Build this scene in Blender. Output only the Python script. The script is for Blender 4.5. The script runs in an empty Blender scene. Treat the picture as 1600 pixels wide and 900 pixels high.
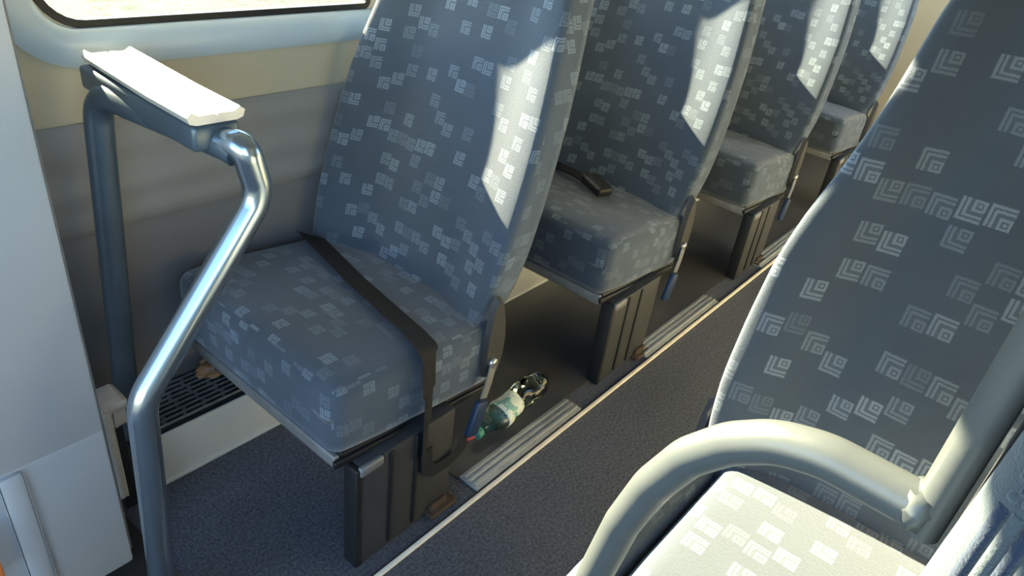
import bpy, bmesh, math, random
from mathutils import Vector, Matrix
from math import sin, cos, pi, sqrt
random.seed(4)
S = bpy.context.scene
C = S.collection
# ------------------------------------------------------------------ camera, sky, sun, exposure
R = ((0.63764, -0.76096, 0.11982), (-0.32804, -0.40897, -0.85155), (0.69699, 0.50368, -0.51040))
M = Matrix((R[0], [-a for a in R[1]], [-a for a in R[2]])).transposed().to_4x4()
M.translation = (0, 0, 1.25)
cd = bpy.data.cameras.new('camera'); cam = bpy.data.objects.new('camera', cd); C.objects.link(cam)
cam.matrix_world = M; cd.sensor_width = 36; cd.lens = 1103.13 * 36 / 1600; cd.clip_start = .02
S.camera = cam
SUN_DIR = Vector((-.035, -1.0, -.52)).normalized()
sl = bpy.data.lights.new('sun', 'SUN'); sl.energy = 34.0; sl.color = (1.0, .86, .58); sl.angle = math.radians(.6)
so = bpy.data.objects.new('sun', sl); C.objects.link(so)
so.rotation_euler = SUN_DIR.to_track_quat('-Z', 'Y').to_euler(); so.location = (0, 6, 5)
W = bpy.data.worlds.new('world'); S.world = W; W.use_nodes = True
wn = W.node_tree.nodes; wl = W.node_tree.links
sky = wn.new('ShaderNodeTexSky'); sky.sky_type = 'NISHITA'; sky.sun_disc = False
sky.sun_elevation = math.radians(27.5); sky.sun_rotation = 0.0; sky.dust_density = 0.0; sky.ozone_density = 3.5; sky.air_density = 1.2
wl.new(sky.outputs[0], wn['Background'].inputs[0]); wn['Background'].inputs[1].default_value = .82
S.view_settings.view_transform = 'Standard'; S.view_settings.look = 'None'
S.view_settings.exposure = 0.8; S.view_settings.gamma = 1.0; S.view_settings.use_curve_mapping = False

# ------------------------------------------------------------------ materials
class NT:
    def __init__(s, name, rough=.6, metal=0.0, spec=.5):
        s.m = bpy.data.materials.new(name); s.m.use_nodes = True; s.t = s.m.node_tree
        s.b = s.t.nodes['Principled BSDF']
        s.b.inputs['Roughness'].default_value = rough; s.b.inputs['Metallic'].default_value = metal
        s.b.inputs['Specular IOR Level'].default_value = spec
    def n(s, kind, **k):
        x = s.t.nodes.new('ShaderNode' + kind)
        for a, v in k.items(): setattr(x, a, v)
        return x
    def put(s, sock, v):
        if hasattr(v, 'is_output') or isinstance(v, bpy.types.NodeSocket): s.t.links.new(v, sock)
        else: sock.default_value = v
    def math(s, op, a, b=0.0, c=None):
        x = s.n('Math', operation=op); s.put(x.inputs[0], a); s.put(x.inputs[1], b)
        if c is not None: s.put(x.inputs[2], c)
        return x.outputs[0]
    def mix(s, f, a, b):
        x = s.n('Mix', data_type='RGBA'); s.put(x.inputs[0], f); s.put(x.inputs[6], a); s.put(x.inputs[7], b)
        return x.outputs[2]
    def noise(s, vec, scale, detail=3, rough=.6):
        x = s.n('TexNoise'); x.inputs['Scale'].default_value = scale; x.inputs['Detail'].default_value = detail
        x.inputs['Roughness'].default_value = rough
        if vec is not None: s.t.links.new(vec, x.inputs['Vector'])
        return x.outputs[0]
    def bump(s, h, strength, dist=.01):
        x = s.n('Bump'); x.inputs['Strength'].default_value = strength; x.inputs['Distance'].default_value = dist
        s.t.links.new(h, x.inputs['Height']); s.t.links.new(x.outputs[0], s.b.inputs['Normal'])
    def color(s, c): s.put(s.b.inputs['Base Color'], c)

def rgb(r, g, b):
    f = lambda v: (v / 255 / 12.92) if v / 255 < .04045 else ((v / 255 + .055) / 1.055) ** 2.4
    return (f(r), f(g), f(b), 1)

def worn(name, base, var=.25, scale=14, rough=.55, metal=0.0, bump=.0, spec=.4, bscale=60):
    t = NT(name, rough, metal, spec); co = t.n('TexCoord').outputs['Object']
    nz = t.noise(co, scale, 4)
    dark = tuple(c * (1 - var) for c in base[:3]) + (1,); lite = tuple(min(1, c * (1 + var)) for c in base[:3]) + (1,)
    t.color(t.mix(nz, dark, lite))
    if bump: t.bump(t.noise(co, bscale, 4), bump, .004)
    return t.m

def fabric_mat(name, base, motif, cell):
    t = NT(name, .85, 0, .25)
    t.b.inputs['Sheen Weight'].default_value = .3; t.b.inputs['Sheen Roughness'].default_value = .5
    uv = t.n('TexCoord').outputs['UV']
    warp = t.n('VectorMath', operation='ADD'); t.put(warp.inputs[0], uv)
    nv = t.n('TexNoise'); nv.inputs['Scale'].default_value = 210; nv.inputs['Detail'].default_value = 2; t.put(nv.inputs['Vector'], uv)
    sc_ = t.n('VectorMath', operation='SCALE'); t.put(sc_.inputs[0], nv.outputs[1]); sc_.inputs[3].default_value = .0022
    t.put(warp.inputs[1], sc_.outputs[0])
    sep = t.n('SeparateXYZ'); t.put(sep.inputs[0], warp.outputs[0])
    def layer(cell, ox, oy, dens, seed):
        gx = t.math('DIVIDE', t.math('ADD', sep.outputs[0], ox), cell); ix = t.math('FLOOR', gx)
        w1 = t.n('TexWhiteNoise', noise_dimensions='1D'); t.put(w1.inputs['W'], t.math('ADD', ix, seed + .37))   # each column slips by its own amount
        gy = t.math('ADD', t.math('DIVIDE', t.math('ADD', sep.outputs[1], oy), cell * 1.75), t.math('MULTIPLY', w1.outputs[0], 3.0)); iy = t.math('FLOOR', gy)
        fx = t.math('FRACT', gx); fy = t.math('FRACT', gy)
        cv = t.n('CombineXYZ'); t.put(cv.inputs[0], ix); t.put(cv.inputs[1], iy); cv.inputs[2].default_value = seed
        wnz = t.n('TexWhiteNoise', noise_dimensions='3D'); t.put(wnz.inputs[0], cv.outputs[0])
        sc = t.n('SeparateColor'); t.put(sc.inputs[0], wnz.outputs[1])
        fy = t.math('SUBTRACT', t.math('MULTIPLY', fy, 1.75), t.math('MULTIPLY', t.math('FRACT', t.math('MULTIPLY', wnz.outputs[0], 37.0)), .75))
        fy = t.math('MINIMUM', t.math('MAXIMUM', fy, -.001), 1.001)
        present = t.math('LESS_THAN', wnz.outputs[0], dens)
        flx = t.math('GREATER_THAN', sc.outputs[0], .5); fly = t.math('GREATER_THAN', sc.outputs[1], .5)
        lx = t.math('ABSOLUTE', t.math('SUBTRACT', flx, fx)); ly = t.math('ABSOLUTE', t.math('SUBTRACT', fly, fy))
        lx = t.math('DIVIDE', t.math('SUBTRACT', lx, .04), .92); ly = t.math('DIVIDE', t.math('SUBTRACT', ly, .04), .92)
        m = t.math('MAXIMUM', lx, ly); mn = t.math('MINIMUM', lx, ly)
        inside = t.math('MULTIPLY', t.math('LESS_THAN', m, 1.0), t.math('GREATER_THAN', mn, 0.0))
        # two-sided bars round a small framed square that sits in one corner
        bars = t.math('MULTIPLY', t.math('GREATER_THAN', t.math('FRACT', t.math('MULTIPLY', m, 5.2)), .42), t.math('GREATER_THAN', m, .58))
        frame = t.math('MULTIPLY', t.math('LESS_THAN', m, .50), t.math('MAXIMUM', t.math('GREATER_THAN', m, .38), t.math('LESS_THAN', mn, .11)))
        dot = t.math('MULTIPLY', t.math('LESS_THAN', m, .31), t.math('GREATER_THAN', mn, .17))
        s = t.math('MAXIMUM', t.math('MAXIMUM', bars, frame), dot)
        br = t.math('MULTIPLY_ADD', sc.outputs[2], .75, .25)
        halo = t.math('MULTIPLY_ADD', s, .78, .22)
        return t.math('MULTIPLY', t.math('MULTIPLY', halo, br), t.math('MULTIPLY', present, inside))
    k = layer(cell, .0, .0, .50, 1.0)
    nz = t.noise(uv, 900, 2); big = t.noise(uv, 6, 3)
    tw = t.math('SINE', t.math('MULTIPLY', t.math('ADD', sep.outputs[0], t.math('MULTIPLY', sep.outputs[1], 1.6)), 1500.0))
    k2 = t.math('MULTIPLY', k, t.math('MULTIPLY_ADD', tw, .22, t.math('MULTIPLY_ADD', nz, .7, .55)))
    b0 = t.mix(big, tuple(c * .85 for c in base[:3]) + (1,), tuple(c * 1.15 for c in base[:3]) + (1,))
    t.color(t.mix(k2, b0, motif))
    # diagonal twill
    tw = t.math('SINE', t.math('MULTIPLY', t.math('ADD', sep.outputs[0], t.math('MULTIPLY', sep.outputs[1], 1.6)), 1500.0))
    h = t.math('ADD', t.math('MULTIPLY', tw, .35), t.math('MULTIPLY', t.noise(uv, 160, 5), 1.6))
    t.bump(t.math('ADD', h, t.math('MULTIPLY', k, .8)), .35, .0016)
    return t.m

F_SEAT = fabric_mat('seat_fabric', (.045, .064, .089, 1), (.16, .205, .25, 1), .0285)
F_NEAR = fabric_mat('near_seat_fabric', (.045, .060, .078, 1), (.165, .195, .225, 1), .037)
SHELL = worn('seat_shell', (.028, .028, .030), .3, 20, .6)
PIPE = worn('piping', (.05, .055, .06), .2, 60, .7)
BLACKP = worn('black_plastic', (.011, .012, .014), .4, 30, .5)
PEDM = worn('pedestal_paint', (.032, .034, .037), .35, 18, .55, 0, .1)
PEDEDGE = worn('pedestal_edge', (.008, .009, .011), .3, 30, .5)
RUST = worn('rust', (.045, .028, .018), .6, 40, .85, 0, .3)
RAILG = worn('pan_metal', (.20, .20, .20), .25, 25, .45, .3)
ALU = worn('brushed_aluminium', (.60, .58, .52), .15, 8, .42, .35)
ALUD = worn('dull_aluminium', (.33, .34, .34), .3, 22, .5, .4)
PADM = worn('pad_aluminium', (.62, .60, .55), .08, 10, .38, .4)
CHROME = worn('chrome', (.36, .43, .50), .12, 9, .22, .92)
STEEL = worn('dark_steel', (.085, .115, .145), .25, 12, .33, .45)
HOOPM = worn('hoop_coat', (.085, .095, .095), .08, 30, .36, .12, .04, .5, 120)
WEB = worn('webbing', (.010, .011, .013), .3, 300, .75, 0, .25, .3, 700)
SILVER = worn('buckle_steel', (.55, .54, .51), .2, 40, .3, .8)
BLUEP = worn('blue_plastic', (.012, .03, .075), .2, 40, .45)
REDP = worn('red_plastic', (.30, .03, .03), .2, 40, .45)
CREAM = worn('cream_wall', (.44, .395, .29), .06, 4, .6, 0, .04, .35)
TRIMM = worn('window_trim', (.44, .52, .57), .06, 5, .32, 0, 0, .5)
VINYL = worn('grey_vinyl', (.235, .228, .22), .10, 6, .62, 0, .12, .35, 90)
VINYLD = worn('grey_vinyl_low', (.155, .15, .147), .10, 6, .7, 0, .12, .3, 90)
PANELM = worn('grey_panel', (.36, .37, .38), .07, 5, .5, 0, .05, .4, 200)
ROOFM = worn('roof_lining', (.30, .32, .35), .05, 3, .8)
GASKET = worn('black_rubber', (.012, .012, .012), .3, 40, .55)
RUBBER = worn('rubber_mat', (.014, .014, .015), .4, 40, .7, 0, .2)
GRATE = worn('grate_metal', (.16, .16, .16), .4, 60, .5, .3)
BROWNP = worn('brown_panel', (.050, .043, .038), .3, 12, .6)
NOSE = worn('nosing', (.80, .68, .54), .25, 30, .8)
WRAP = worn('wrapper', (.22, .12, .06), .6, 50, .5)
FOIL = worn('foil', (.6, .6, .6), .2, 50, .25, .9)
ORANGE = worn('orange', (.75, .22, .06), .1, 30, .5)
BROKEN = worn('broken_trim', (.48, .44, .39), .3, 40, .6, 0, .3)

def carpet_mat():
    t = NT('carpet', .95, 0, .15); co = t.n('TexCoord').outputs['Object']
    a = t.noise(co, 150, 5, .75); b = t.noise(co, 22, 4)
    a = t.n('MapRange').outputs[0] if False else t.math('MULTIPLY_ADD', a, 2.0, -.5)
    c = t.mix(a, (.012, .013, .018, 1), (.235, .245, .28, 1))
    t.color(t.mix(t.math('MULTIPLY', b, .35), c, (.05, .055, .07, 1)))
    t.bump(a, .9, .004); return t.m
CARPET = carpet_mat()
def vinyl_floor():
    t = NT('vinyl_floor', .42, 0, .45); co = t.n('TexCoord').outputs['Object']
    t.color(t.mix(t.noise(co, 5, 5), (.022, .022, .023, 1), (.062, .061, .062, 1)))
    t.bump(t.noise(co, 150, 3), .08, .002); return t.m
VFLOOR = vinyl_floor()
def gravel():
    t = NT('gravel', .95, 0, .1); co = t.n('TexCoord').outputs['Object']
    c = t.mix(t.noise(co, 9, 8, .75), (.035, .034, .030, 1), (.17, .16, .135, 1))
    t.color(t.mix(t.math('GREATER_THAN', t.noise(co, 3, 6, .7), .56), c, (.07, .08, .05, 1))); t.bump(t.noise(co, 30, 6), .8, .05); return t.m
GRAVEL = gravel()
def glass(name, tint, refl, rough=.02):
    m = bpy.data.materials.new(name); m.use_nodes = True; nt = m.node_tree; nt.nodes.remove(nt.nodes['Principled BSDF'])
    tr = nt.nodes.new('ShaderNodeBsdfTransparent'); tr.inputs[0].default_value = tint
    gl = nt.nodes.new('ShaderNodeBsdfGlossy'); gl.inputs[1].default_value = rough
    lw = nt.nodes.new('ShaderNodeLayerWeight'); lw.inputs[0].default_value = refl
    mx = nt.nodes.new('ShaderNodeMixShader')
    nt.links.new(lw.outputs['Fresnel'], mx.inputs[0]); nt.links.new(tr.outputs[0], mx.inputs[1]); nt.links.new(gl.outputs[0], mx.inputs[2])
    nt.links.new(mx.outputs[0], nt.nodes['Material Output'].inputs[0]); return m
PANE = glass('window_glass', (.95, .97, .96, 1), .25)
PET = glass('pet_plastic', (.86, .94, .91, 1), .32, .06)
def label_mat():
    t = NT('bottle_label', .55, 0, .3); co = t.n('TexCoord').outputs['Object']
    t.color(t.mix(t.math('GREATER_THAN', t.noise(co, 34, 3), .54), (.66, .70, .62, 1), (.22, .42, .36, 1))); return t.m
LABEL = label_mat()
def knit_mat(name, base):
    t = NT(name, .9, 0, .2); co = t.n('TexCoord').outputs['Object']
    t.b.inputs['Sheen Weight'].default_value = .3
    n1 = t.noise(co, 120, 4)
    t.color(t.mix(n1, tuple(c * .75 for c in base) + (1,), tuple(min(1, c * 1.25) for c in base) + (1,)))
    t.bump(t.noise(co, 420, 3), .5, .003); return t.m
KNIT = knit_mat('pale_knit', (.050, .068, .082)); KNITB = knit_mat('blue_knit', (.012, .024, .050))

# ------------------------------------------------------------------ mesh helpers
def link(name, bm, mat, parent=None, smooth=True, kind=None):
    me = bpy.data.meshes.new(name); bmesh.ops.recalc_face_normals(bm, faces=bm.faces[:]); bm.to_mesh(me); bm.free()
    if smooth:
        for p in me.polygons: p.use_smooth = True
    me.materials.append(mat)
    o = bpy.data.objects.new(name, me); C.objects.link(o)
    if parent: o.parent = parent
    if kind: o['kind'] = kind
    return o
def soft(o, ang=40):
    me = o.data
    me.attributes.new('sharp_edge', 'BOOLEAN', 'EDGE') if 'sharp_edge' not in me.attributes else None
    bm = bmesh.new(); bm.from_mesh(me)
    for e in bm.edges: e.smooth = len(e.link_faces) == 2 and e.calc_face_angle(0) < math.radians(ang)
    bm.to_mesh(me); bm.free(); return o
def thing(name, label, cat, loc=(0, 0, 0), group=None):
    o = bpy.data.objects.new(name, None); C.objects.link(o); o.location = loc; o.empty_display_size = .05
    o['label'] = label; o['category'] = cat
    if group: o['group'] = group
    return o
def tag(o, label, cat, group=None):
    o['label'] = label; o['category'] = cat
    if group: o['group'] = group
    return o
def struct(o): o['kind'] = 'structure'; return o
def box(bm, x0, x1, y0, y1, z0, z1, bev=0.0, seg=2):
    v = [bm.verts.new(p) for p in ((x0, y0, z0), (x1, y0, z0), (x1, y1, z0), (x0, y1, z0), (x0, y0, z1), (x1, y0, z1), (x1, y1, z1), (x0, y1, z1))]
    fs = [bm.faces.new([v[i] for i in q]) for q in ((3, 2, 1, 0), (4, 5, 6, 7), (0, 1, 5, 4), (1, 2, 6, 5), (2, 3, 7, 6), (3, 0, 4, 7))]
    if bev:
        es = list({e for f in fs for e in f.edges})
        bmesh.ops.bevel(bm, geom=es, offset=bev, segments=seg, affect='EDGES', profile=.5)
    return bm
def mbox(name, mat, parent, *a, bev=0.0, kind=None):
    bm = bmesh.new(); box(bm, *a, bev=bev); return soft(link(name, bm, mat, parent, True, kind), 35)
def fillet(pts, r, n=8):
    pts = [Vector(p) for p in pts]; out = [pts[0]]
    for i in range(1, len(pts) - 1):
        a, b, c = pts[i - 1], pts[i], pts[i + 1]; u = (a - b).normalized(); v = (c - b).normalized()
        rr = r[i - 1] if isinstance(r, (list, tuple)) else r
        ang = u.angle(v); d = min(rr / math.tan(ang / 2), (a - b).length * .49, (c - b).length * .49)
        p, q = b + u * d, b + v * d
        for k in range(n + 1):
            s = k / n; out.append(p * (1 - s) ** 2 + b * 2 * s * (1 - s) + q * s * s)
    out.append(pts[-1]); return out
def sweep(bm, pts, prof, closed=False, up=None, cap=True):
    """prof: list of (a, b) in the frame normal to the path; parallel transport."""
    pts = [Vector(p) for p in pts]; n = len(pts); rings = []
    t0 = (pts[1] - pts[0]).normalized()
    ref = Vector(up) if up else (Vector((0, 0, 1)) if abs(t0.z) < .9 else Vector((1, 0, 0)))
    nrm = (ref - t0 * ref.dot(t0)).normalized()
    for i in range(n):
        if closed: t = (pts[(i + 1) % n] - pts[i - 1]).normalized()
        else: t = (pts[min(i + 1, n - 1)] - pts[max(i - 1, 0)]).normalized()
        if up: nrm = (Vector(up) - t * Vector(up).dot(t)).normalized()
        else: nrm = (nrm - t * nrm.dot(t)).normalized()
        bi = t.cross(nrm)
        rings.append([bm.verts.new(pts[i] + nrm * b + bi * a) for a, b in prof])
    m = len(prof)
    for i in range(n if closed else n - 1):
        r0, r1 = rings[i], rings[(i + 1) % n]
        for j in range(m): bm.faces.new((r0[j], r0[(j + 1) % m], r1[(j + 1) % m], r1[j]))
    if cap and not closed: bm.faces.new(rings[0][::-1]); bm.faces.new(rings[-1])
def circ(r, n=16, ry=None): return [(r * cos(2 * pi * k / n), (ry or r) * sin(2 * pi * k / n)) for k in range(n)]
def tube(name, mat, parent, pts, r, bend=.05, n=16):
    bm = bmesh.new(); sweep(bm, fillet(pts, bend), circ(r, n)); return soft(link(name, bm, mat, parent), 60)
def ribbon(name, mat, parent, pts, width, th=.0016, up=(0, 0, 1), bend=.03):
    bm = bmesh.new(); w, h = width / 2, th / 2
    sweep(bm, fillet(pts, bend, 5), [(-w, -h), (w, -h), (w, h), (-w, h)], up=up); return soft(link(name, bm, mat, parent), 50)
def disc_cyl(bm, c, axis, r, h, n=16):
    a = Vector(axis).normalized(); sweep(bm, [Vector(c) - a * h / 2, Vector(c) + a * h / 2], circ(r, n))
def uv_box(bm, scale=1.0, off=(0, 0)):
    uv = bm.loops.layers.uv.new('UVMap')
    for f in bm.faces:
        n = f.normal; ax = max(range(3), key=lambda i: abs(n[i]))
        for l in f.loops:
            p = l.vert.co
            l[uv].uv = ((p.y, p.z), (p.x + .013, p.z), (p.y, p.x))[ax]
def rounded_pad(sx, sy, sz, r, n=14):
    """soft cushion block centred on the origin."""
    bm = bmesh.new(); vs = {}
    h = (sx / 2, sy / 2, sz / 2)
    def vert(p):
        k = tuple(round(c, 5) for c in p)
        if k not in vs: vs[k] = bm.verts.new(p)
        return vs[k]
    def dens(L):   # more samples by the edges
        e = min(r * 1.1, L * .45); k = 5
        a = [-L / 2 + e * (1 - cos(pi / 2 * i / k)) for i in range(k)]
        mid = [-L / 2 + e + (L - 2 * e) * i / n for i in range(n + 1)]
        return a + mid + [-x for x in a[::-1]]
    D = [dens(sx), dens(sy), dens(sz)]
    for ax in range(3):
        u, v = [i for i in range(3) if i != ax]
        for sgn in (-1, 1):
            for i in range(len(D[u]) - 1):
                for j in range(len(D[v]) - 1):
                    q = []
                    for a, b in ((i, j), (i + 1, j), (i + 1, j + 1), (i, j + 1)):
                        p = [0, 0, 0]; p[ax] = sgn * h[ax]; p[u] = D[u][a]; p[v] = D[v][b]; q.append(vert(p))
                    bm.faces.new(q)
    bmesh.ops.recalc_face_normals(bm, faces=bm.faces[:]); bm.normal_update(); uv_box(bm)
    for w in bm.verts:
        p = w.co; c = Vector([max(-h[i] + r, min(h[i] - r, p[i])) if h[i] > r else 0 for i in range(3)])
        d = p - c
        if d.length > 1e-9: w.co = c + d.normalized() * r
    return bm

# ------------------------------------------------------------------ large structure
YW = 1.35; ZROOF = 2.02; X0, X1 = -1.3, 5.3; YN = -.44
struct(mbox('floor', CARPET, None, X0, X1, YN - .02, YW + .06, -.06, 0))
struct(mbox('floor_panel', VFLOOR, None, .93, X1 - .01, .752, 1.187, -.002, .004, bev=.0015))
struct(mbox('ceiling', ROOFM, None, X0, X1, YN - .06, YW + .09, ZROOF, ZROOF + .05))
struct(mbox('wall_rear', CREAM, None, X1, X1 + .05, YN - .06, YW + .09, -.06, ZROOF))
gnd = struct(mbox('ground', GRAVEL, None, -30, 40, -30, 45, -1.0, -.9))

def rrect(x0, x1, z0, z1, rs, n=7):
    """rounded rectangle, radii (lower left, lower right, upper right, upper left)."""
    out = []
    for (cx, cz, a0), r in zip(((x0, z0, pi), (x1, z0, 1.5 * pi), (x1, z1, 0), (x0, z1, .5 * pi)), rs):
        ox = cx + (r if cx == x0 else -r); oz = cz + (r if cz == z0 else -r)
        for k in range(n + 1):
            a = a0 + pi / 2 * k / n; out.append((ox + r * cos(a), oz + r * sin(a)))
    return out
def wall_holes(name, mat, x0, x1, z0, z1, holes, ya, yb):
    bm = bmesh.new()
    loops = [[(x0, z0), (x1, z0), (x1, z1), (x0, z1)]] + holes; rings = []
    for L in loops:
        f = [bm.verts.new((x, ya, z)) for x, z in L]; b = [bm.verts.new((x, yb, z)) for x, z in L]; rings.append((f, b))
    for side in (0, 1):
        es = []
        for rg in rings:
            r = rg[side]
            for i in range(len(r)):
                e = bm.edges.get((r[i], r[(i + 1) % len(r)])) or bm.edges.new((r[i], r[(i + 1) % len(r)])); es.append(e)
        bmesh.ops.triangle_fill(bm, use_beauty=True, use_dissolve=False, edges=es)
    for f, b in rings:
        for i in range(len(f)): bm.faces.new((f[i], f[(i + 1) % len(f)], b[(i + 1) % len(f)], b[i]))
    return struct(link(name, bm, mat, None, False))
ZS, ZT = .93, 1.70
MULL = [1.168, 2.055, 3.02, 4.00]
edges = [.452] + MULL + [4.95]
holes = []
for i in range(5):
    a = edges[i] + (.022 if i else 0); b = edges[i + 1] - .022
    holes.append(rrect(a, b, ZS, ZT, (.075 if i == 0 else .015, .015, .015, .075 if i == 0 else .015)))
wall_holes('wall_left', CREAM, X0, X1, .745, ZROOF, holes, YW, YW + .045)
nholes = [rrect(-1.15, .10, ZS, 1.78, (.06,) * 4), rrect(3.2, 5.0, ZS, 1.78, (.06,) * 4)]  # unseen wall, windows left out mid-length to darken the seats' aisle sides
wall_holes('wall_right', CREAM, X0, X1, -.06, ZROOF, nholes, YN, YN - .045)
# window panes and gaskets
for i, h in enumerate(holes):
    bm = bmesh.new(); xs = [p[0] for p in h]; zs = [p[1] for p in h]
    box(bm, min(xs) + .001, max(xs) - .001, YW + .022, YW + .026, min(zs) + .001, max(zs) - .001)
    w = struct(link('window_%d' % (i + 1), bm, PANE, None, False))
    bm = bmesh.new(); sweep(bm, [(x, YW + .008, z) for x, z in h], [(-.007, -.009), (.007, -.009), (.007, .009), (-.007, .009)], closed=True, up=(0, 1, 0))
    soft(link('window_gasket', bm, GASKET, w), 50)
# moulded surround of the window band
bm = bmesh.new(); sur = rrect(.415, 4.99, .893, 1.737, (.10, .05, .05, .10), 10)
sweep(bm, [(x, YW - .004, z) for x, z in sur], [(-.032, -.008), (.03, -.008), (.034, .006), (.02, .016), (-.012, .018), (-.03, .008)], closed=True, up=(0, -1, 0))
struct(soft(link('trim_1', bm, TRIMM, None), 60))
# quilted vinyl below the cream band, upper and lower pads
def vinyl(name, mat, z0, z1, folds, amp, thick):
    bm = bmesh.new(); nx, nz = 140, 26; g = []
    for i in range(nx + 1):
        x = X0 + (X1 - X0) * i / nx; row = []
        for j in range(nz + 1):
            s = j / nz; z = z0 + (z1 - z0) * s
            y = thick * min(1, sin(pi * s) * 2.2) ** .6 if 0 < s < 1 else 0
            y += amp * sin(s * folds * 2 * pi + .9 * sin(x * 2.3) + .6 * sin(x * 5.1)) * sin(pi * s)
            row.append(bm.verts.new((x, YW - .004 - y, z)))
        g.append(row)
    for i in range(nx):
        for j in range(nz): bm.faces.new((g[i][j], g[i + 1][j], g[i + 1][j + 1], g[i][j + 1]))
    o = struct(link(name, bm, mat, None)); return o
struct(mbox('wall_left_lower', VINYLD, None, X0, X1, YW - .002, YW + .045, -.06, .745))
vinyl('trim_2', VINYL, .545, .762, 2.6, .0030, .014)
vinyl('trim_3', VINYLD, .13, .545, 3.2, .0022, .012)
# ledge along the wall: aluminium riser
rb = bmesh.new()
sweep(rb, [(.405, 1.19, 0), (3.9, 1.19, 0)], [(0, 0), (0, .128), (-.012, .134), (-.155, .134), (-.155, 0)], up=(0, 0, 1))
led = struct(soft(link('trim_4', rb, RUBBER, None, True), 30))
rf = mbox('riser_face', ALU, led, .405, 3.9, 1.183, 1.1895, .004, .137, bev=.0025)
rl = mbox('riser_lip', ALU, led, .405, 3.9, 1.1795, 1.1845, .0, .012, bev=.002)

# seat track rails and the pale nosing strip along the aisle
for a, b in ((.935, 1.36), (1.715, 2.22), (2.62, 3.2)):
    bm = bmesh.new(); box(bm, a, b, .693, .752, 0, .007, .002)
    for y in (.703, .718, .735): box(bm, a + .004, b - .004, y, y + .008, .006, .013, .0015)
    r_ = soft(link('trim_5', bm, ALUD, None), 35); struct(r_)
bm = bmesh.new(); box(bm, X0 + 1.65, X1 - .02, .676, .687, 0, .008, .003); struct(soft(link('trim_6', bm, NOSE, None), 40))
bm = bmesh.new(); box(bm, X0 + 1.65, X1 - .02, .6875, .692, 0, .004, .001); struct(soft(link('trim_7', bm, RUST, None), 40))
# black sheet at the entrance end, its colour stands in for the stepwell's shade
struct(mbox('floor_stepwell_shade', RUBBER, None, -.9, .355, .55, 1.34, .0005, .006, bev=.002))

# ------------------------------------------------------------------ seats
HB = [(.415, .245), (.46, .262), (.55, .273), (.66, .273), (.76, .268), (.84, .254), (.92, .232), (1.0, .216), (1.08, .206), (1.15, .198), (1.20, .185), (1.24, .150), (1.265, .085), (1.272, .02)]
def hw(z, HB=None):
    HB = HB or HF
    for (a, wa), (b, wb) in zip(HB, HB[1:]):
        if a <= z <= b:
            s = (z - a) / (b - a); return wa + (wb - wa) * s
    return HB[0][1] if z < HB[0][0] else HB[-1][1]
HA = list(HB)
HF = HB[:5] + [(.84, .262), (.92, .252), (1.0, .240), (1.08, .228), (1.15, .214)] + HB[10:]
SLOPE = .305; BX = .406   # backrest face starts BX behind the cushion front, at z .45
def backrest_mesh(bol=.068, th=.062, z_lo=.375, T=None, SLOPE=SLOPE, BX=BX):
    bm = bmesh.new(); uv = bm.loops.layers.uv.new('UVMap'); rows = []
    zs = [z_lo + (1.20 - z_lo) * i / 30 for i in range(31)] + [1.2 + .072 * sin(pi / 2 * i / 8) for i in range(1, 9)]
    nf = 36
    def sm(a, b, x): x = max(0, min(1, (x - a) / (b - a))); return x * x * (3 - 2 * x)
    for z in zs:
        w = max(.01, .5 * hw(z, T) + .25 * hw(z - .03, T) + .25 * hw(z + .02, T)); w = min(w, max(.01, hw(z, T) + .004)); xr = SLOPE * (z - .45); prof = []
        top = sm(1.272, 1.19, z)           # thins out at the crown
        b = bol * (1 - .42 * sm(.78, 1.10, z)) * top; bn = .028 * top; low = .016 * math.exp(-((z - .62) / .10) ** 2)
        for k in range(nf + 1):
            s = -1 + 2 * k / nf
            s = math.copysign(1 - (1 - abs(s)) ** 1.6, s)
            a = abs(s); x = -(b if s > 0 else bn) * sm(.42, .985, a) - low * (1 - a * a)
            e = max(0, (a - .955) / .045)
            x += (.014 * top) * (1 - sqrt(max(0, 1 - e * e)))
            prof.append((x + .03 * (1 - top), w * s))
        for k in range(1, 5): prof.append((prof[nf][0] + (th - prof[nf][0]) * k / 4 * .92, w))
        xb = prof[-1][0]
        for k in range(0, 9):
            s = 1 - 2 * k / 8; prof.append((xb + .012 * top, w * .93 * s))
        for k in range(4, 0, -1): prof.append((prof[0][0] + (th - prof[0][0]) * k / 4 * .92, -w))
        rows.append([(bm.verts.new((BX + xr + x, y, z)), y, x) for x, y in prof])
    m = len(rows[0]); us = []
    for r, z in zip(rows, zs):
        acc = [0]
        for j in range(1, m + 1):
            p, q = r[j - 1], r[j % m]; acc.append(acc[-1] + sqrt((p[1] - q[1]) ** 2 + (p[2] - q[2]) ** 2))
        c = acc[nf // 2]; us.append([a - c for a in acc])
    for i in range(len(rows) - 1):
        for j in range(m):
            j2 = (j + 1) % m
            f = bm.faces.new((rows[i][j][0], rows[i][j2][0], rows[i + 1][j2][0], rows[i + 1][j][0]))
            for l, (ii, jj) in zip(f.loops, ((i, j), (i, j + 1), (i + 1, j + 1), (i + 1, j))): l[uv].uv = (us[ii][jj], zs[ii] * 1.036)
    bm.faces.new([r[0] for r in rows[0]][::-1]); bm.faces.new([r[0] for r in rows[-1]])
    return bm
def seam_pts(side, bol=.068, T=None, SLOPE=SLOPE, BX=BX):
    pts = []
    for i in range(28):
        z = .40 + .80 * i / 27; pts.append((BX + SLOPE * (z - .45) - (bol * (1 - .42 * max(0, min(1, (z - .78) / .32))) if side > 0 else .028) * .80 + .006, side * (hw(z, T) - .012), z))
    return pts
def tilt(bm, x0, drop):      # seat pan falls towards its rear
    for v in bm.verts: v.co.z -= max(0, v.co.x - x0) * drop
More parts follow.
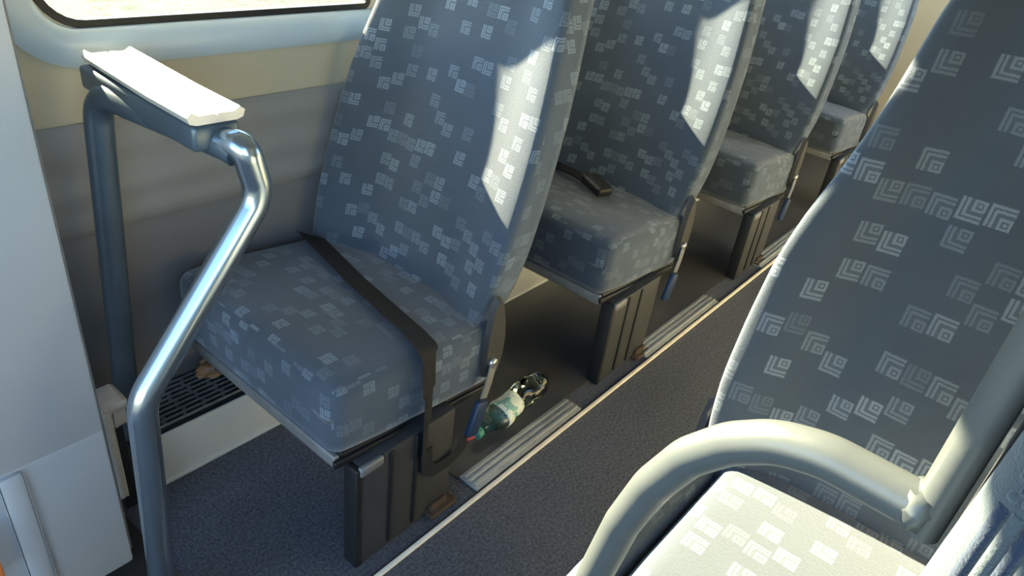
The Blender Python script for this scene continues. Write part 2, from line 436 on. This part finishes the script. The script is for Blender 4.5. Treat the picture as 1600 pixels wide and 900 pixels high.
def cushion_mesh(depth, width, zb, zt, r):
    bm = rounded_pad(depth, width, zt - zb, r)
    for v in bm.verts:
        p = v.co; fx = p.x / depth + .5
        p.z += .006 * (1 - (2 * p.y / width) ** 2) if p.z > 0 else 0
        p.y *= 1.0 - .025 * max(0, .30 - fx) / .30          # front corners drawn in
        if p.z > 0: p.z -= .010 * max(0, (.25 - fx) / .25) ** 2
        p.x += depth / 2; p.z += (zt + zb) / 2
    tilt(bm, 0, .10); return bm

def make_seat(label, loc, aisle, group, plain=True):
    """aisle = -1 when the aisle is on the -y side of the seat, +1 when on the +y side. Local x=0 is the cushion's front."""
    F_SEAT = globals()['F_SEAT'] if plain else F_NEAR
    t = thing('passenger_seat', label, 'seat', loc, group); A = aisle
    Y = lambda a, b: (min(A * a, A * b), max(A * a, A * b))
    if plain:
        link('cushion', cushion_mesh(.44, .535, .290, .462, .030), F_SEAT, t)
    else:   # welted cushion: a centre panel between two side bolsters
        cm = cushion_mesh(.50, .425, .290, .462, .034)
        for v in cm.verts: v.co.y -= .002
        link('cushion', cm, F_SEAT, t)
        for s in (1, -1):
            bm = cushion_mesh(.50, .050, .290, .462, .022)
            for v in bm.verts: v.co.y += s * .243
            link('cushion_bolster', bm, F_SEAT, t)
    bk_ = dict() if plain else dict(T=HA, SLOPE=.265, BX=.485, bol=.052)
    link('backrest', backrest_mesh(**bk_), F_SEAT, t)
    bm = bmesh.new()
    for s in (1, -1): sweep(bm, seam_pts(s, **bk_), circ(.0028, 6))
    link('piping', bm, PIPE, t)
    # pan under the cushion
    pb = bmesh.new(); box(pb, .020, .44, -.258, .258, .276, .300, .006); tilt(pb, 0, .10); pan = soft(link('seat_pan', pb, BLACKP, t), 40)
    fb = bmesh.new(); box(fb, .006, .020, -.255, .255, .264, .293, .004); link('front_rail', fb, RAILG, pan)
    sb = bmesh.new(); box(sb, .0, .42, *Y(.256, .266), .274, .290, .003); tilt(sb, 0, .10); link('side_rail', sb, PEDEDGE, pan)
    # pedestal on the aisle side
    pd = bmesh.new(); y0, y1 = Y(.256, .292)
    box(pd, .040, .290, y0, y1, .0, .272, .004); ped = soft(link('pedestal', pd, PEDM, t), 40)
    for i, x in enumerate((.108, .176)):
        rbm = bmesh.new(); box(rbm, x, x + .008, *Y(.290, .2965), .015, .268, .002); link('rib', rbm, PEDEDGE, ped)
    eb = bmesh.new(); box(eb, .027, .041, y0 - .002, y1 + .002, 0, .270, .003); link('front_edge', eb, PEDEDGE, ped)
    fo = bmesh.new(); box(fo, .22, .30, *Y(.27, .315), .0, .012, .004); box(fo, .23, .28, *Y(.29, .302), .0, .028, .004); link('foot', fo, RUST, ped)
    kb = bmesh.new(); box(kb, .034, .09, *Y(.286, .298), .252, .274, .004); link('bracket', kb, RAILG, ped)
    # leg on the wall side
    lg = bmesh.new(); box(lg, .25, .32, *Y(-.245, -.195), .137 if A < 0 else 0, .275, .005); link('wall_leg', lg, PEDEDGE, t)
    # recliner cover with its bolt
    rc = bmesh.new(); ang = math.radians(62); ring = []
    L = [(.0, -.085), (.022, -.07), (.034, -.03), (.036, .02), (.028, .075), (.014, .12), (-.004, .13), (-.018, .10), (-.026, .03), (-.028, -.04), (-.018, -.075)]
    yy = A * .272
    f0 = [rc.verts.new((.405 + u, yy, .365 + v)) for u, v in L]; f1 = [rc.verts.new((.405 + u * .86, yy + A * .014, .365 + v * .9)) for u, v in L]
    rc.faces.new(f0); rc.faces.new(f1)
    for i in range(len(L)): rc.faces.new((f0[i], f0[(i + 1) % len(L)], f1[(i + 1) % len(L)], f1[i]))
    rec = soft(link('recliner_cover', rc, SHELL, t), 40)
    bb = bmesh.new(); disc_cyl(bb, (.398, A * .290, .335), (0, 1, 0), .011, .012, 12); link('bolt', bb, SILVER, rec)
    # buckle on its stalk
    st = bmesh.new(); sweep(st, [(.400, A * .292, .335), (.385, A * .296, .29), (.372, A * .297, .255)], [(-.010, -.002), (.010, -.002), (.010, .002), (-.010, .002)], up=(0, 1, 0)); stalk = soft(link('buckle_stalk', st, SILVER, t), 50)
    bk = bmesh.new(); box(bk, -.017, .017, -.009, .009, -.045, .045, .006)
    bmesh.ops.transform(bk, matrix=Matrix.Translation((.352, A * .300, .212)) @ Matrix.Rotation(math.radians(18), 4, 'Y'), verts=bk.verts)
    bkl = soft(link('buckle', bk, BLUEP if plain and loc[0] < .7 else BLACKP, stalk), 40)
    bt = bmesh.new(); box(bt, -.013, .013, -.007, .007, -.054, -.045, .003)
    bmesh.ops.transform(bt, matrix=Matrix.Translation((.352, A * .300, .212)) @ Matrix.Rotation(math.radians(18), 4, 'Y'), verts=bt.verts)
    link('release_button', bt, REDP, bkl)
    return t
def dup(src, loc, label, group, skip=()):
    r = src.copy(); C.objects.link(r); r.location = loc; r['label'] = label; r['group'] = group
    for ch in src.children:
        if ch.name.split('.')[0] in skip: continue
        c = ch.copy(); C.objects.link(c); c.parent = r
        for g in ch.children: d = g.copy(); C.objects.link(d); d.parent = c
    return r
YS = 1.020; GW = 'blue patterned seats along the wall'
s1 = make_seat('nearest blue patterned wall-side seat, black lap belt lying across its cushion', (.580, YS, 0), -1, GW)
s1.rotation_euler.z = math.radians(0)
seats = [s1]
for x, lab in ((1.455, 'second blue patterned wall-side seat, with a loose black buckle lying on the cushion'),
               (2.40, 'third blue patterned wall-side seat from the front, bare cushion in shade'),
               (3.39, 'farthest blue patterned wall-side seat, mostly hidden behind the third')):
    seats.append(dup(s1, (x, YS, 0), lab, GW))
# lap belt of the nearest seat
Lx = lambda x, y, z: (x - .580, y - YS, z)
lb = ribbon('lap_belt', WEB, s1, [Lx(.915, 1.285, .43), Lx(.895, 1.24, .452), Lx(.84, 1.02, .459), Lx(.80, .80, .462), Lx(.792, .742, .452), Lx(.787, .730, .36), Lx(.784, .724, .20)], .056, .0022, up=(.25, -.35, 1), bend=.025)
bm = bmesh.new()
sweep(bm, fillet([Lx(.784, .722, .24), Lx(.784, .720, .17), Lx(.80, .720, .138), Lx(.86, .720, .138), Lx(.885, .720, .15), Lx(.893, .720, .185)], .02, 5), [(-.020, -.0012), (.020, -.0012), (.020, .0012), (-.020, .0012)], up=(0, -1, 0))
# black buckle lying on the second seat's cushion
s2 = seats[1]; L2 = lambda x, y, z: (x - 1.455, y - YS, z)
bm.free()
tail = ribbon('belt_tail', WEB, s1, [Lx(.783, .7215, .215), Lx(.786, .7205, .165), Lx(.805, .719, .142), Lx(.85, .718, .140), Lx(.888, .718, .150), Lx(.902, .719, .175)], .03, .002, up=(0, -1, .05), bend=.02)
wb = ribbon('loose_belt', WEB, s2, [L2(1.80, 1.285, .43), L2(1.785, 1.20, .455), L2(1.76, 1.09, .462), L2(1.73, 1.02, .470)], .045, .004, up=(0, 0, 1))
bm = bmesh.new(); box(bm, -.028, .028, -.048, .048, -.013, .016, .009, 3)
bmesh.ops.transform(bm, matrix=Matrix.Translation(L2(1.712, .985, .474)) @ Matrix.Rotation(math.radians(-18), 4, 'Z') @ Matrix.Rotation(math.radians(8), 4, 'X'), verts=bm.verts)
link('loose_buckle', bm, BLACKP, wb)

# seat on the near side of the aisle
sa = make_seat('large close blue patterned seat on the right, sunlit cushion behind the bent hoop rail', (.545, .0, 0), 1, 'seats on the near side', False)
sa.children
for ch in sa.children:
    if ch.name.split('.')[0] in ('recliner_cover', 'buckle_stalk'): ch.location.x = .09

# ------------------------------------------------------------------ guard rail in front of the nearest wall-side seat
g = thing('guard_rail', 'bent tube guard rail with flat bright metal pad, left of nearest seat', 'rail', (.42, 1.05, 0))
G = lambda x, y, z: (x - .42, y - 1.05, z)
tube('far_post', STEEL, g, [G(.425, 1.235, .137), G(.432, 1.225, .30), G(.47, 1.215, .858), G(.512, .905, .858), G(.518, .888, .852)], .0225, [.1, .055, .03], 18)
tube('near_post', CHROME, g, [G(.512, .910, .862), G(.520, .872, .866), G(.536, .872, .80), G(.530, .872, .775), G(.322, .872, .51), G(.295, .872, .0)], .0215, [.03, .05, .07, .09], 18)
bm = bmesh.new()
prof = [(-.040, -.006), (-.044, .004), (-.036, .010), (-.026, .004), (-.003, .0045), (0, .0025), (.003, .0045), (.026, .004), (.036, .010), (.044, .004), (.040, -.006), (.030, -.009), (-.030, -.009)]
sweep(bm, [G(.505, .912, .900), G(.507, 1.03, .900), G(.520, 1.266, .900)], prof, up=(0, 0, 1)); soft(link('pad', bm, PADM, g), 25)
cp = bmesh.new(); box(cp, -.036, .036, .002, .352, -.036, .002, .006)
bmesh.ops.transform(cp, matrix=Matrix.Translation(G(.503, .909, .888)), verts=cp.verts); link('channel', cp, STEEL, g)
for p_, r_ in ((G(.295, .872, .012), .045), (G(.425, 1.235, .143), .032)):
    fl = bmesh.new(); disc_cyl(fl, p_, (0, 0, 1), r_, .008, 20); link('flange', fl, SHELL, g)

# ------------------------------------------------------------------ hoop rail and pole in front of the near seat
h = thing('hoop_rail', 'pale green-grey bent hoop handrail welded to an upright pole, sunlit, lower right', 'rail', (.505, .08, 0))
Hh = lambda y, z: (0, y - .08, z)
tube('hoop', HOOPM, h, [Hh(-.030, .881), Hh(.038, .8815), Hh(.076, .870), Hh(.110, .844), Hh(.140, .806), Hh(.165, .750), Hh(.183, .680), Hh(.197, .583), Hh(.205, .45), Hh(.206, .012)], .019, .09, 22)
tube('pole', HOOPM, h, [Hh(-.040, .862), Hh(-.040, 2.02)], .0138, .05, 22)
wd = bmesh.new(); bmesh.ops.create_icosphere(wd, subdivisions=3, radius=.021, matrix=Matrix.Translation(Hh(-.030, .881)))
for v in wd.verts: v.co += Vector((0, 0, 1)) * .0025 * sin(v.co.z * 900) + Vector((random.uniform(-.001, .001),) * 3); v.co.y += (v.co.y - (-.030 - .08)) * -.25
link('weld', wd, HOOPM, h)
for y_, z_, r_ in ((.206, .006, .042), (-.040, 2.012, .036)):
    fl = bmesh.new(); disc_cyl(fl, Hh(y_, z_), (0, 0, 1), r_, .012, 20); link('flange', fl, HOOPM, h)
# screen panel fixed to the pole
pn = thing('screen_panel', 'dark brown screen panel standing to the right of the pale upright pole', 'panel', (.51, -.24, 0))
mbox('board', BROWNP, pn, -.006, .012, -.19, .178, .0, 1.45, bev=.003)
mbox('edge_strip', SHELL, pn, -.011, .017, .172, .181, .0, 1.45, bev=.003)
mbox('trim_strip', BROKEN, pn, -.009, -.004, .140, .146, .0, 1.45, bev=.001)

# ------------------------------------------------------------------ knitted garment hung on the screen
kg = thing('knitted_garment', 'pale blue knitted garment with ribbed lower part, hanging in the bottom right corner', 'clothing', (.470, -.214, .60))
def garment():
    bm = bmesh.new(); nz, ny = 60, 40; f = []; b = []
    for i in range(nz + 1):
        z = .0 + .80 * i / nz; r1 = []; r2 = []
        for j in range(ny + 1):
            s = j / ny; edge = .158 + .004 * sin(z * 9)
            y = edge - s * .30
            x = -.030 * sqrt(max(0, 1 - (1 - min(1, s / .22)) ** 2)) - .006 * sin(s * 9 + z * 4) * min(1, s * 4) + .004 * sin(z * 13 + s * 3)
            r1.append(bm.verts.new((x, y, z))); r2.append(bm.verts.new((.012, y, z)))
        f.append(r1); b.append(r2)
    for i in range(nz):
        for j in range(ny):
            bm.faces.new((f[i][j], f[i + 1][j], f[i + 1][j + 1], f[i][j + 1])); bm.faces.new((b[i][j + 1], b[i + 1][j + 1], b[i + 1][j], b[i][j]))
        bm.faces.new((f[i][0], b[i][0], b[i + 1][0], f[i + 1][0])); bm.faces.new((f[i][ny], f[i + 1][ny], b[i + 1][ny], b[i][ny]))
    for j in range(ny):
        bm.faces.new((f[0][j], f[0][j + 1], b[0][j + 1], b[0][j])); bm.faces.new((f[nz][j + 1], f[nz][j], b[nz][j], b[nz][j + 1]))
    return bm
soft(link('knit_body', garment(), KNIT, kg), 60)
def fx(y):       # front surface of the knit at local y
    t_ = (.158 - y) / .30; return -.030 * sqrt(max(0, 1 - (1 - min(1, t_ / .22)) ** 2))
for k in range(26):
    y = .148 - k * .0080; zt = .352 + .0015 * k
    tube('rib', KNIT if k % 2 else KNITB, kg, [(fx(y) - .004, y, .02), (fx(y) - .006, y, .18), (fx(y) - .004, y - .001, zt)], .0043, .02, 8)
for k in range(3):
    bm = bmesh.new()
    for q in range(22):
        y = .146 - q * .0080 - (k % 2) * .004
        bmesh.ops.create_icosphere(bm, subdivisions=1, radius=.0046, matrix=Matrix.Translation(Vector((fx(y) - .003, y, .361 + .0015 * q + k * .0085))))
    o = link('bead_stitch', bm, KNIT if k != 1 else KNITB, kg); o['kind'] = 'stuff'
# ------------------------------------------------------------------ grey partition at the entrance
pt = thing('entrance_partition', 'tall plain grey partition panel filling the left edge of view', 'partition', (.0, 1.055, 0))
mbox('panel', PANELM, pt, -.60, .318, -.014, .016, .335, 1.55, bev=.006)
mbox('lower_panel', PANELM, pt, -.60, .317, -.0155, .016, .004, .345, bev=.006)
mbox('upright', PANELM, pt, .154, .190, -.024, -.014, .004, .34, bev=.008)
mbox('edge_trim', VINYLD, pt, .317, .321, -.008, .014, .03, 1.55, bev=.001)
tg = mbox('orange_tag', ORANGE, None, -.012, .012, -.004, .004, -.05, .05, bev=.003)
tg.location = (.109, 1.010, .215); tag(tg, 'small orange tag at the left edge against grey panel', 'tag')
# broken end bracket of the ledge, with the dark gap under it
br = thing('end_bracket', 'broken whitish end bracket on the wall ledge beside the partition', 'bracket', (.375, 1.16, 0))
bm = bmesh.new(); box(bm, -.026, .022, -.02, .045, .283, .303, .005); box(bm, -.026, -.010, -.025, .02, .07, .287, .004); box(bm, -.006, .018, -.018, .0, .245, .287, .004)
for v in bm.verts: v.co += Vector((random.uniform(-.002, .002), random.uniform(-.002, .002), random.uniform(-.003, .003)))
soft(link('cap', bm, BROKEN, br), 30)
mbox('post', BLACKP, br, -.012, .014, .004, .024, .007, .285, bev=.003)

# ------------------------------------------------------------------ grate on the ledge
gr = thing('vent_grate', 'black slotted vent grate on the wall ledge under the nearest seat', 'grate', (.42, 1.20, .134))
mbox('base_mat', RUBBER, gr, .0, .40, .0, .135, .0, .002)
me0 = None
for k in range(9):
    if me0 is None:
        o = mbox('grate_bar', GRATE, gr, .0, .40, -.002, .002, .002, .0085, bev=.001); me0 = o
    else: o = me0.copy(); C.objects.link(o)
    o.location = (0, .006 + k * .0154, 0)
me1 = None
for k in range(8):
    for i in range(9):
        if me1 is None: o = mbox('cross_bar', GRATE, gr, -.004, .004, .0, .0114, .002, .007, bev=.001); me1 = o
        else: o = me1.copy(); C.objects.link(o)
        o.location = (.02 + i * .046 + (k % 2) * .006, .008 + k * .0154, 0)
# crumpled wrapper
bm = bmesh.new(); bmesh.ops.create_icosphere(bm, subdivisions=3, radius=.05)
for v in bm.verts:
    n = v.co.normalized(); f = .75 + .5 * random.random() * (.5 + .5 * sin(n.x * 7 + n.y * 5)); v.co = Vector((v.co.x * f * 1.1, v.co.y * f * .55, v.co.z * f * .5))
wr = link('crumpled_wrapper', bm, WRAP, None, False); wr.location = (.655, 1.288, .167)
tag(wr, 'crumpled brown wrapper lying on the black grate under nearest seat', 'litter')
bm = bmesh.new(); bmesh.ops.create_icosphere(bm, subdivisions=2, radius=.012)
for v in bm.verts: v.co *= random.uniform(.6, 1.2)
link('foil', bm, FOIL, wr, False).location = (-.01, -.028, .012)

# ------------------------------------------------------------------ crushed water bottle
bt = thing('water_bottle', 'crushed clear plastic water bottle with pale label on floor behind nearest seat', 'bottle', (1.03, .800, .0))
def lathe(prof, n=20, crush=True):
    bm = bmesh.new(); rings = []
    for x, r in prof:
        rg = []
        for k in range(n):
            a = 2 * pi * k / n; q = 1.0
            if crush: q = 1 - .16 * max(0, sin(x * 42 + a * 2)) - .10 * max(0, sin(x * 75 - a * 3 + 1))
            rg.append(bm.verts.new((x, r * q * cos(a), r * q * sin(a) * .92)))
        rings.append(rg)
    for a, b in zip(rings, rings[1:]):
        for k in range(n): bm.faces.new((a[k], a[(k + 1) % n], b[(k + 1) % n], b[k]))
    bm.faces.new(rings[0][::-1]); bm.faces.new(rings[-1]); return bm
pr = [(.03, .013), (.045, .013), (.05, .016), (.07, .026), (.09, .034), (.10, .038)] + [(.10 + .01 * k, .038 + .0016 * (k % 2)) for k in range(1, 20)] + [(.30, .036), (.31, .028), (.305, .012)]
rot = Matrix.Rotation(math.radians(5), 4, 'Z'); up = Matrix.Translation((0, 0, .037))
bm = lathe(pr); bmesh.ops.transform(bm, matrix=up @ rot, verts=bm.verts); link('bottle_body', bm, PET, bt)
bm = lathe([(.105, .0395), (.115, .0405), (.13, .0405), (.15, .0405), (.165, .0405), (.178, .0395)]); bmesh.ops.transform(bm, matrix=up @ rot, verts=bm.verts); link('label', bm, LABEL, bt)
bm = lathe([(.012, .0145), (.014, .0155), (.03, .0155), (.031, .014)], 20, False); bmesh.ops.transform(bm, matrix=up @ rot, verts=bm.verts); link('cap', bm, worn('cap_green', (.05, .22, .17), .2), bt)
